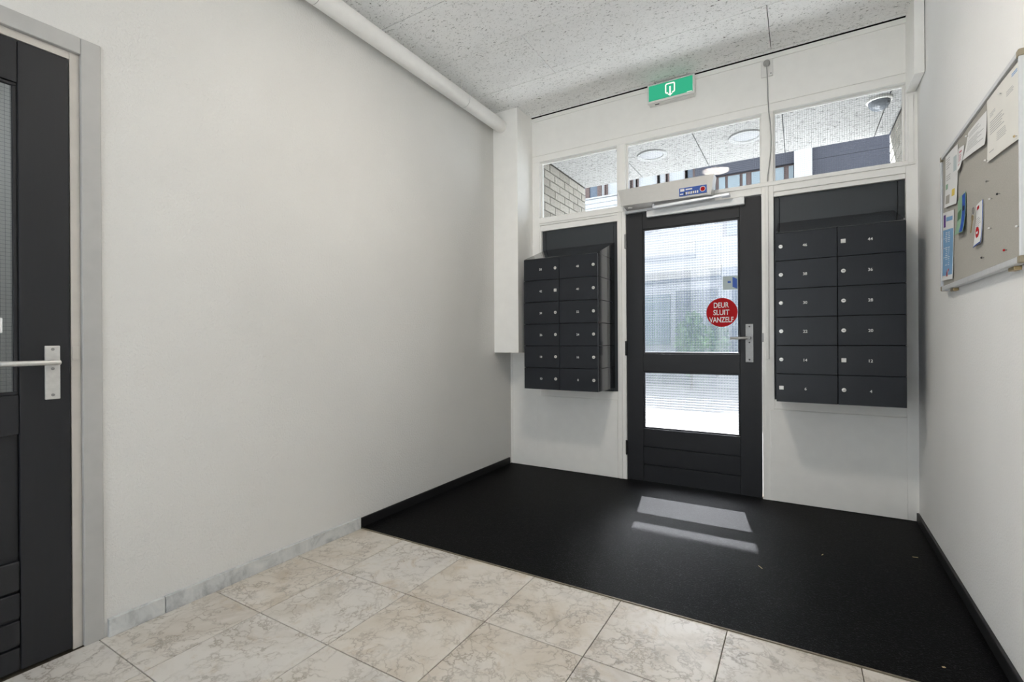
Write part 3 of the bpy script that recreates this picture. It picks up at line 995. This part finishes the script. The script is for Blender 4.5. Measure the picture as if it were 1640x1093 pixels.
for sx_, sz_ in ((-1, 1), (1, 1), (-1, -1), (1, -1)):
    pic.prism([(cxs + sx_ * w2, czs + sz_ * (hh - .009)), (cxs + sx_ * (w2 - .009), czs + sz_ * hh), (cxs + sx_ * (w2 - .013), czs + sz_ * (hh - t)), (cxs + sx_ * (w2 - t), czs + sz_ * (hh - .013))], 'y', py_, py_ + .0008)
q(-.0055, .0055, -hh - .004, .012)
pic.prism([(cxs - .020, czs - hh - .003), (cxs, czs - hh - .021), (cxs + .020, czs - hh - .003)], 'y', py_, py_ + .0008)
pic.build('pictogram', 'exit_white', gp)
MB().box(X1 - .052, X1 - .018, py_, py_ + .0008, Z0 + .019, Z0 + .023).build('print', 'exit_white', gp)
MB().bbox(X0 + .05, X0 + .08, ey + .020, ey + .03, Z0 - .0060, Z0 - .0035, .0005).build('clip', 'dark_metal', ex)

# ---- wall socket and plug with cable
so = empty('wall_socket', (-0.173, YB, 2.815))
tag(so, 'white wall socket plate high on the front, right of the exit sign', 'socket')
MB().bbox(-0.208, -0.138, YB - .012, YB - .0002, 2.818, 2.930, .004).build('plate', 'white_plastic', so)
MB().lathe([(.024, -.0122), (.024, -.0140), (.020, -.0140), (.019, -.0125)], (-0.174, YB, 2.900), 'y', 28).build('socket_ring', 'white_plastic', so)
MB().lathe([(.0035, -.0121), (.0035, -.0135)], (-0.150, YB, 2.834), 'y', 10).build('indicator', 'dark_metal', so)
pc = empty('power_cord', (-0.175, YB - .02, 2.12))
tag(pc, 'thin grey power cord with round plug hanging from the wall socket', 'cord')
MB().lathe([(.0185, -.0142), (.0195, -.018), (.0195, -.034), (.012, -.040), (0, -.041)], (-0.174, YB, 2.900), 'y', 24).build('plug', 'grey_plastic', pc, True)
pts = [(-0.1735, YB - .036, 2.89), (-0.1735, YB - .036, 2.865), (-0.1715, YB - .024, 2.82), (-0.1695, YB - .010, 2.76), (-0.1685, YB - .006, 2.68), (-0.164, YB - .006, 2.585), (-0.156, YB - .006, 2.51), (-0.152, YB - .006, 2.42), (-0.1535, YB - .006, 2.32), (-0.163, YB - .007, 2.23), (-0.171, YB - .012, 2.165), (-0.174, YB - .014, 2.121)]
MB().tube(pts, .0033, 8).build('cable', 'grey_plastic', pc, True)

# ---- pipe under the ceiling
pp = empty('ceiling_pipe', (-2.10, 1.0, 2.84))
tag(pp, 'white painted pipe running under the ceiling along the left wall', 'pipe')
PX, PZ, PR = -2.100, 2.840, .052
MB().lathe([(PR, -2.1), (PR, 1.59)], (PX, 0, PZ), 'y', 32).build('pipe_length', 'white_pipe', pp, True)
MB().lathe([(PR, 1.594), (PR, 2.86)], (PX, 0, PZ), 'y', 32).build('pipe_length', 'white_pipe', pp, True)
MB().lathe([(PR, 2.864), (PR, 3.372)], (PX, 0, PZ), 'y', 32).build('pipe_length', 'white_pipe', pp, True)
for y in (1.592, 2.862):
    MB().lathe([(PR - .003, -.004), (PR - .001, -.004), (PR - .001, .004), (PR - .003, .004)], (PX, y, PZ), 'y', 32).build('joint', 'grey_plastic', pp, True)
for y in (1.60, 2.82):
    h = MB()
    h.tube([(PX + .006, y, PZ + PR - .004), (PX + .006, y, ZC - .001)], .004, 8)
    h.lathe([(.012, -.004), (.012, 0)], (PX + .006, y, ZC), 'z', 12)
    h.build('hanger', 'white_pipe', pp, True)

# ---- ceiling lamps
def ceiling_lamp(x, y, z, label, shade='opal', r=.145, drop=0.0):
    e = empty('ceiling_lamp', (x, y, z))
    tag(e, label, 'lamp')
    if drop > 0:
        MB().lathe([(.05, 0), (.05, -.010), (.012, -.014), (.012, -drop)], (x, y, z), 'z', 24).build('stem', 'white_plastic', e, True)
        z -= drop
    MB().lathe([(r * .97, 0), (r * 1.02, -.004), (r * 1.03, -.010), (r * 1.03, -.036), (r * 1.0, -.040), (r * .985, -.036)], (x, y, z), 'z', 40).build('lamp_base', 'white_plastic', e, True)
    prof = [(r * .98, -.035), (r * .9, -.0385), (r * .6, -.042), (r * .3, -.044), (0, -.0445)]
    MB().lathe(prof, (x, y, z), 'z', 40).build('lamp_shade', shade, e, True)
    return e
ceiling_lamp(-0.775, 1.66, ZC, 'lit round opal ceiling lamp seen mirrored in the middle transom pane')
lobby = ceiling_lamp(-3.2, 0.6, 3.0, 'unseen round ceiling lamp added to light the lobby behind the grey-framed door', 'opal_cool')  # added lamp, out of view, so the door pane looks lit
def porch_lamp(x, y, label):
    e = empty('porch_lamp', (x, y, ZS))
    tag(e, label, 'lamp', 'round lamps under the porch soffit')
    MB().lathe([(.098, -.001), (.104, -.010), (.130, -.014), (.134, -.008), (.134, -.0005)], (x, y, ZS), 'z', 40).build('rim', 'porch_rim', e, True)
    MB().lathe([(.098, -.004), (.085, -.009), (.05, -.013), (0, -.015)], (x, y, ZS), 'z', 40).build('lens', 'porch_opal', e, True)
porch_lamp(-1.155, 4.475, 'round white porch lamp seen through the middle transom, nearer the brick wall')
porch_lamp(-0.375, 4.480, 'round white porch lamp seen through the middle transom, nearer the power cord')
dm = empty('dome_lamp', (0.50, 4.29, ZS))
tag(dm, 'smoked dome fitting under the porch soffit, in the right transom corner', 'dome lamp')
MB().lathe([(.078, -.0005), (.078, -.018), (.070, -.022)], (0.50, 4.29, ZS), 'z', 32).build('collar', 'white_plastic', dm, True)
MB().lathe([(.066, -.022), (.062, -.045), (.048, -.066), (.026, -.078), (0, -.082)], (0.50, 4.29, ZS), 'z', 32).build('dome', 'smoked', dm, True)

# ---- pin board on the right wall and what hangs on it
BO = .028
pb = rwall('pin_board', 0, 0, 0)
tag(pb, 'grey felt pin board in an aluminium frame on the right wall', 'notice board')
S0, S1, B0, B1 = 0.735, 1.716, 1.288, 1.896
MB().box(S0 + .012, S1 - .012, -BO + .008, -.006, B0 + .012, B1 - .012).build('felt_panel', 'felt', pb)
fw = .016
MB().bbox(S0 + .02, S1 - .02, -BO, -.004, B1 - fw, B1, .002).build('frame_rail', 'alu_light', pb)
MB().bbox(S0 + .02, S1 - .02, -BO, -.004, B0, B0 + fw + .004, .002).build('frame_rail', 'alu_light', pb)
MB().bbox(S0, S0 + fw * .6, -BO, -.004, B0 + .02, B1 - .02, .002).build('frame_rail', 'alu', pb)
MB().bbox(S1 - fw * .5, S1, -BO, -.004, B0 + .02, B1 - .02, .002).build('frame_rail', 'alu_light', pb)
for s in (S0, S1 - .02):
    for z in (B0, B1 - .02):
        MB().bbox(s - .0005, s + .0205, -BO - .001, -.003, z - .0005, z + .0205, .003).build('corner_cap', 'tan_plastic', pb)
for s in (0.86, 1.58):
    MB().bbox(s, s + .05, -.018, 0.0, B0 - .012, B0 - .0005, .002).build('mounting_clip', 'brass', pb)

def sheet(name, label, cat, corners, mat, bulge=.004, prints=(), lift=.0015, thick=.0006):
    """corners: top-left(far), top-right(near), bottom-right, bottom-left as (s,z) on the board; a slightly curled sheet"""
    tl, tr, br, bl_ = corners
    s0 = min(c[0] for c in corners); z0 = min(c[1] for c in corners)
    e = rwall(name, s0, BO - .008, z0)
    tag(e, label, cat, 'papers pinned to the board')
    def P(u, v, d=0.0):
        a = (tl[0] + (tr[0] - tl[0]) * u, tl[1] + (tr[1] - tl[1]) * u)
        b = (bl_[0] + (br[0] - bl_[0]) * u, bl_[1] + (br[1] - bl_[1]) * u)
        s = a[0] + (b[0] - a[0]) * v; z = a[1] + (b[1] - a[1]) * v
        y = -lift - bulge * (math.sin(math.pi * u) * .3 + v ** 3 * .7 + .5 * abs(u - .5) ** 2) - d
        return (s - s0, y, z - z0)
    def patch(u0, u1, v0, v1, d, th, nu=8, nv=8):
        m = MB()
        vs_ = []
        for k in range(2):
            for j in range(nv + 1):
                for i in range(nu + 1):
                    vs_.append(P(u0 + (u1 - u0) * i / nu, v0 + (v1 - v0) * j / nv, d + (th if k == 0 else 0)))
        N = (nu + 1) * (nv + 1)
        fs_ = []
        for j in range(nv):
            for i in range(nu):
                a = j * (nu + 1) + i
                fs_.append((a, a + 1, a + nu + 2, a + nu + 1))
                fs_.append((N + a, N + a + nu + 1, N + a + nu + 2, N + a + 1))
        for i in range(nu):
            fs_.append((i, N + i, N + i + 1, i + 1))
            a = nv * (nu + 1) + i
            fs_.append((a, a + 1, N + a + 1, N + a))
        for j in range(nv):
            a = j * (nu + 1); fs_.append((a, a + nu + 1, N + a + nu + 1, N + a))
            a += nu; fs_.append((a, N + a, N + a + nu + 1, a + nu + 1))
        return m.add(vs_, fs_)
    pg = patch(0, 1, 0, 1, 0, thick).build('page', mat, e, True)
    bym = {}
    for (u0, u1, v0, v1, pm) in prints:
        bym.setdefault(pm, []).append((u0, u1, v0, v1))
    for pm, lst in bym.items():
        m = MB()
        for (u0, u1, v0, v1) in lst:
            t = patch(u0, u1, v0, v1, thick + .00012, .00012, 4, max(1, int((v1 - v0) * 8)))
            m.add(t.v, t.f)
        po = m.build('print', pm, pg, True)
        if len(lst) > 1: tag(po, kind='stuff')
    return e
def lines(u0, u1, v0, v1, n, mat='grey_print', fill=.35, seed=1):
    rr = random.Random(seed)
    out = []
    h = (v1 - v0) / n
    for i in range(n):
        out.append((u0, u0 + (u1 - u0) * rr.uniform(.6, 1.0), v0 + i * h, v0 + i * h + h * fill, mat))
    return out
sheet('notice_sheet', 'large cream sheet pinned at the near top end of the pin board', 'paper',
      [(1.402, 1.876), (1.700, 1.868), (1.706, 1.642), (1.417, 1.664)], 'paper_cream', .006,
      [(.80, .95, .06, .075, 'poster_blue'), (.80, .95, .085, .10, 'poster_blue')] + lines(.10, .30, .26, .34, 3, seed=2) + lines(.65, .90, .22, .30, 3, seed=3) + lines(.10, .72, .40, .62, 6, seed=4) + lines(.34, .66, .66, .80, 5, seed=5) + lines(.08, .26, .86, .90, 1, seed=6))
sheet('notice_sheet', 'white letter pinned beside the large cream sheet, lower edge curling', 'paper',
      [(1.172, 1.852), (1.399, 1.846), (1.397, 1.733), (1.112, 1.766)], 'paper', .008, lines(.12, .85, .12, .30, 3, seed=7) + lines(.12, .9, .38, .80, 7, seed=8))
sheet('notice_sheet', 'tall white flyer with small coloured pictures at the far end of the board', 'paper',
      [(0.812, 1.876), (1.020, 1.864), (1.012, 1.624), (0.806, 1.652)], 'paper', .006,
      lines(.1, .5, .08, .30, 5, seed=9) + [(.70, .92, .16, .42, 'see_through'), (.06, .26, .56, .66, 'green_paper'), (.10, .45, .78, .94, 'felt'), (.62, .84, .72, .84, 'yellow_print')] + lines(.1, .55, .40, .52, 3, seed=10))
sheet('information_poster', 'light blue printed poster in the lower far corner of the board', 'poster',
      [(0.754, 1.640), (0.952, 1.612), (0.938, 1.324), (0.750, 1.334)], 'paper', .005,
      [(.04, .96, .26, .93, 'poster_blue'), (.10, .30, .04, .22, 'purple'), (.14, .26, .07, .19, 'yellow_print'), (.36, .90, .08, .14, 'poster_blue'), (.62, .88, .84, .88, 'red'), (.46, .56, .84, .95, 'red'), (.56, .60, .84, .95, 'white_print')] + lines(.12, .90, .30, .46, 6, 'white_print', .4, 11) + lines(.12, .90, .52, .80, 10, 'white_print', .4, 12))
sheet('card', 'narrow pinkish card pinned between the tall flyer and the letter', 'card',
      [(1.028, 1.838), (1.118, 1.826), (1.084, 1.748), (1.026, 1.736)], 'paper', .010, [(.3, .75, .15, .22, 'pink_print'), (.3, .6, .68, .74, 'pink_print')] + lines(.25, .8, .3, .62, 4, 'pink_print', .35, 13))
sheet('leaflet', 'green and blue folded leaflet pinned at the middle of the board', 'leaflet',
      [(1.022, 1.628), (1.138, 1.640), (1.142, 1.484), (1.020, 1.492)], 'green_paper', .016, [(.68, .98, .02, .98, 'blue'), (.1, .6, .35, .6, 'green_dark'), (.74, .92, .30, .45, 'black_print')])
sheet('key_card', 'white card with blue border and red dot, a key hanging before it', 'card',
      [(1.272, 1.552), (1.354, 1.556), (1.350, 1.408), (1.256, 1.402)], 'paper', .008, [(.93, 1.0, 0, 1, 'blue'), (0, 1, .965, 1.0, 'blue'), (.2, .55, .06, .14, 'red')] + lines(.15, .8, .34, .62, 6, 'grey_print', .4, 14))
rd = rwall('red_dot_seal', 1.302, BO - .0015, 1.45)
tag(rd, 'small red round seal on the white card with blue border', 'sticker')
MB().lathe([(0, -.0010), (.020, -.0010), (.020, 0)], (0, 0, 0), 'y', 28).build('disc', 'red', rd)
MB().box(-.010, .010, -.0016, -.0011, -.004, .004).build('print', 'white_print', rd)
ky = rwall('key', 1.262, BO + .004, 1.475)
tag(ky, 'brass key on a ring hanging from a pin on the board', 'key')
kr = MB()
kr.tube([(.024 + .010 * math.cos(a * math.pi / 8), -.002, .058 + .012 * math.sin(a * math.pi / 8)) for a in range(17)], .0014, 6)
kr.build('ring', 'steel', ky, True)
MB().lathe([(.011, -.001), (.011, .001)], (.004, 0, .036), 'y', 16).build('bow', 'brass', ky)
MB().prism([(.001, .030), (.006, .029), (-.016, -.014), (-.021, -.012)], 'y', -.001, .001).build('blade', 'brass', ky)
MB().prism([(-.012, -.002), (-.021, .001), (-.024, -.006), (-.016, -.010)], 'y', -.001, .001).build('bit', 'brass', ky)
pins = [(1.436, 1.597, 'steel', 'steel drawing pin alone on the felt, just under the cream sheet'),
        (1.517, 1.533, 'dark_metal', 'dark drawing pin in the middle of the near half of the board'),
        (1.441, 1.536, 'white_plastic', 'white drawing pin near the middle of the board'),
        (1.686, 1.396, 'white_plastic', 'white drawing pin at the near edge of the board'),
        (1.579, 1.344, 'red', 'red drawing pin low on the near half of the board'),
        (1.348, 1.354, 'dark_metal', 'dark drawing pin low in the middle of the board, under the key card'),
        (1.433, 1.440, 'white_plastic', 'white drawing pin with thread beside the key card'),
        (1.560, 1.836, 'white_plastic', 'white drawing pin holding the top of the cream sheet'),
        (1.695, 1.655, 'brass', 'brass drawing pin at the lower near corner of the cream sheet'),
        (1.420, 1.672, 'white_plastic', 'white drawing pin at the lower far corner of the cream sheet'),
        (1.190, 1.835, 'white_plastic', 'white drawing pin holding the letter at its far top corner')]
for s, z, m, lab in pins:
    p = rwall('drawing_pin', s, BO - .008 + (.006 if 'sheet' in lab or 'letter' in lab else 0), z)
    tag(p, lab, 'pin', 'drawing pins on the board')
    MB().lathe([(.0012, 0), (.0012, -.006)], (0, 0, 0), 'y', 8).build('shank', 'steel', p)
    MB().lathe([(.0034, -.005), (.0038, -.0062), (.0026, -.009), (0, -.0096)], (0, 0, 0), 'y', 12).build('head', m, p, True)

# ---- litter on the mat
for x, y, a, l, w, lab in ((0.484, 3.027, .2, .022, .007, 'tiny beige scrap on the mat near the right skirting'),
                           (0.095, 2.834, 1.2, .018, .003, 'thin straw lying on the mat before the right panel'),
                           (-0.16, 2.535, 2.2, .030, .0025, 'thin pale thread lying in the middle of the mat'),
                           (0.400, 2.06, .5, .009, .006, 'small beige crumb near the mat edge by the right wall')):
    e = tag(MB().bbox(-l / 2, l / 2, -w / 2, w / 2, 0, .0015, .0005).build('litter_scrap', 'beige_scrap'), lab, 'scrap', 'scraps on the mat')
    e.location = (x, y, .0025); e.rotation_euler = (0, 0, a)

# ---- buildings across the street
FY = 12.0
ba = empty('apartment_building', (-7.0, FY + 3, -.02))
tag(ba, 'white apartment building with brown window posts, seen through the left transom', 'building')
MB().box(-14, -2.06, FY, FY + 6, -.02, 6.8).build('wall', 'render_white', ba)
for z in (4.30, 4.42, 4.54, 4.66):
    MB().box(-14, -2.6, FY - .05, FY - .001, z, z + .11).build('siding_board', 'render_white', ba)
MB().box(-14, -2.6, FY - .08, FY - .001, 4.78, 4.815).build('sill', 'render_white', ba)
for x0, x1, pm in ((-4.72, -4.50, 'pane_dark'), (-4.39, -4.31, 'curtain'), (-4.22, -3.64, 'curtain'), (-3.56, -3.49, 'curtain'), (-3.42, -2.95, 'curtain'), (-2.90, -2.76, 'curtain'), (-2.68, -2.30, 'curtain'), (-2.25, -2.13, 'pane_dark'), (-5.6, -4.83, 'pane_dark'), (-6.5, -5.7, 'curtain')):
    w = MB().box(x0 - .06, x0, FY - .06, FY - .001, 4.815, 6.2).box(x1, x1 + .05, FY - .06, FY - .001, 4.815, 6.2).box(x0 - .06, x1 + .05, FY - .06, FY - .001, 6.2, 6.28).build('window', 'brown', ba)
    MB().box(x0, x1, FY - .02, FY - .001, 4.815, 6.2).build('pane', pm, w)
MB().box(-9, -2.07, FY - .14, FY - .001, 3.10, 3.42).build('lintel', 'cream', ba)
MB().box(-9, -2.07, FY - .10, FY - .001, 2.98, 3.09).build('gutter', 'garage', ba)
MB().box(-3.5, -2.2, FY - .06, FY - .001, 0.0, 2.70).build('gate', 'garage', ba)
MB().box(-5.6, -3.7, FY - .06, FY - .001, 0.9, 2.6).build('shop_window', 'pane_blue', ba)
bb = empty('apartment_building', (-0.2, FY + 3, -.02))
tag(bb, 'navy clad building with a white column, seen through the right transom', 'building')
MB().box(-2.055, 1.56, FY - .2, FY + 6, 4.80, 6.4).build('cladding', 'navy', bb)
MB().box(0.26, 1.56, FY - .2, FY + 6, 4.30, 4.795).build('cladding', 'navy', bb)
MB().box(-2.055, 1.56, FY - .1, FY + 6, -.02, 4.29).build('wall', 'render_white', bb)
MB().box(-2.055, 0.255, FY - .1, FY + 6, 4.29, 4.799).build('window_wall', 'brown', bb)
for x0, x1 in ((-1.93, -1.62), (-1.55, -1.42), (-1.36, -1.12), (-1.06, -0.99), (-0.88, -0.62), (-0.52, -0.26), (-0.17, -0.08)):
    MB().box(x0, x1, FY - .14, FY - .101, 4.33, 4.765).build('pane', 'pane_blue', bb)
MB().box(-0.066, 0.252, FY - .45, FY - .21, -.02, 6.4).build('column', 'render_white', bb)
MB().box(-1.95, -0.3, FY - .16, FY - .101, 2.72, 3.02).build('lintel', 'cream', bb)
MB().box(-1.75, -0.5, FY - .14, FY - .101, 0.4, 2.68).build('shop_window', 'pane_dark', bb)

def shrub(x, y, r, h, label, n=420):
    e = empty('shrub', (x, y, -.02))
    tag(e, label, 'shrub')
    MB().tube([(x, y, -.02), (x + .02, y, h * .45)], .03, 8).build('stem', 'bark', e, True)
    m = MB()
    rr = random.Random(3)
    for i in range(n):
        while True:
            p = Vector((rr.uniform(-1, 1), rr.uniform(-1, 1), rr.uniform(-1, 1)))
            if .3 < p.length < 1: break
        c = Vector((x + p.x * r, y + p.y * r, h * .58 + p.z * h * .42))
        a = Vector((rr.uniform(-1, 1), rr.uniform(-1, 1), rr.uniform(-1, 1))).normalized()
        b = a.cross(Vector((rr.uniform(-1, 1), rr.uniform(-1, 1), rr.uniform(-1, 1)))).normalized()
        k = .10
        m.add([tuple(c - a * k), tuple(c + b * k * .5), tuple(c + a * k), tuple(c - b * k * .5)], [(0, 1, 2, 3)])
    tag(m.build('foliage', 'leaf', e), kind='stuff')
shrub(-2.05, 11.2, .34, 1.70, 'green shrub across the street, blurred behind the patterned door glass')

for o in bpy.data.objects:
    if '_local' in o: del o['_local']
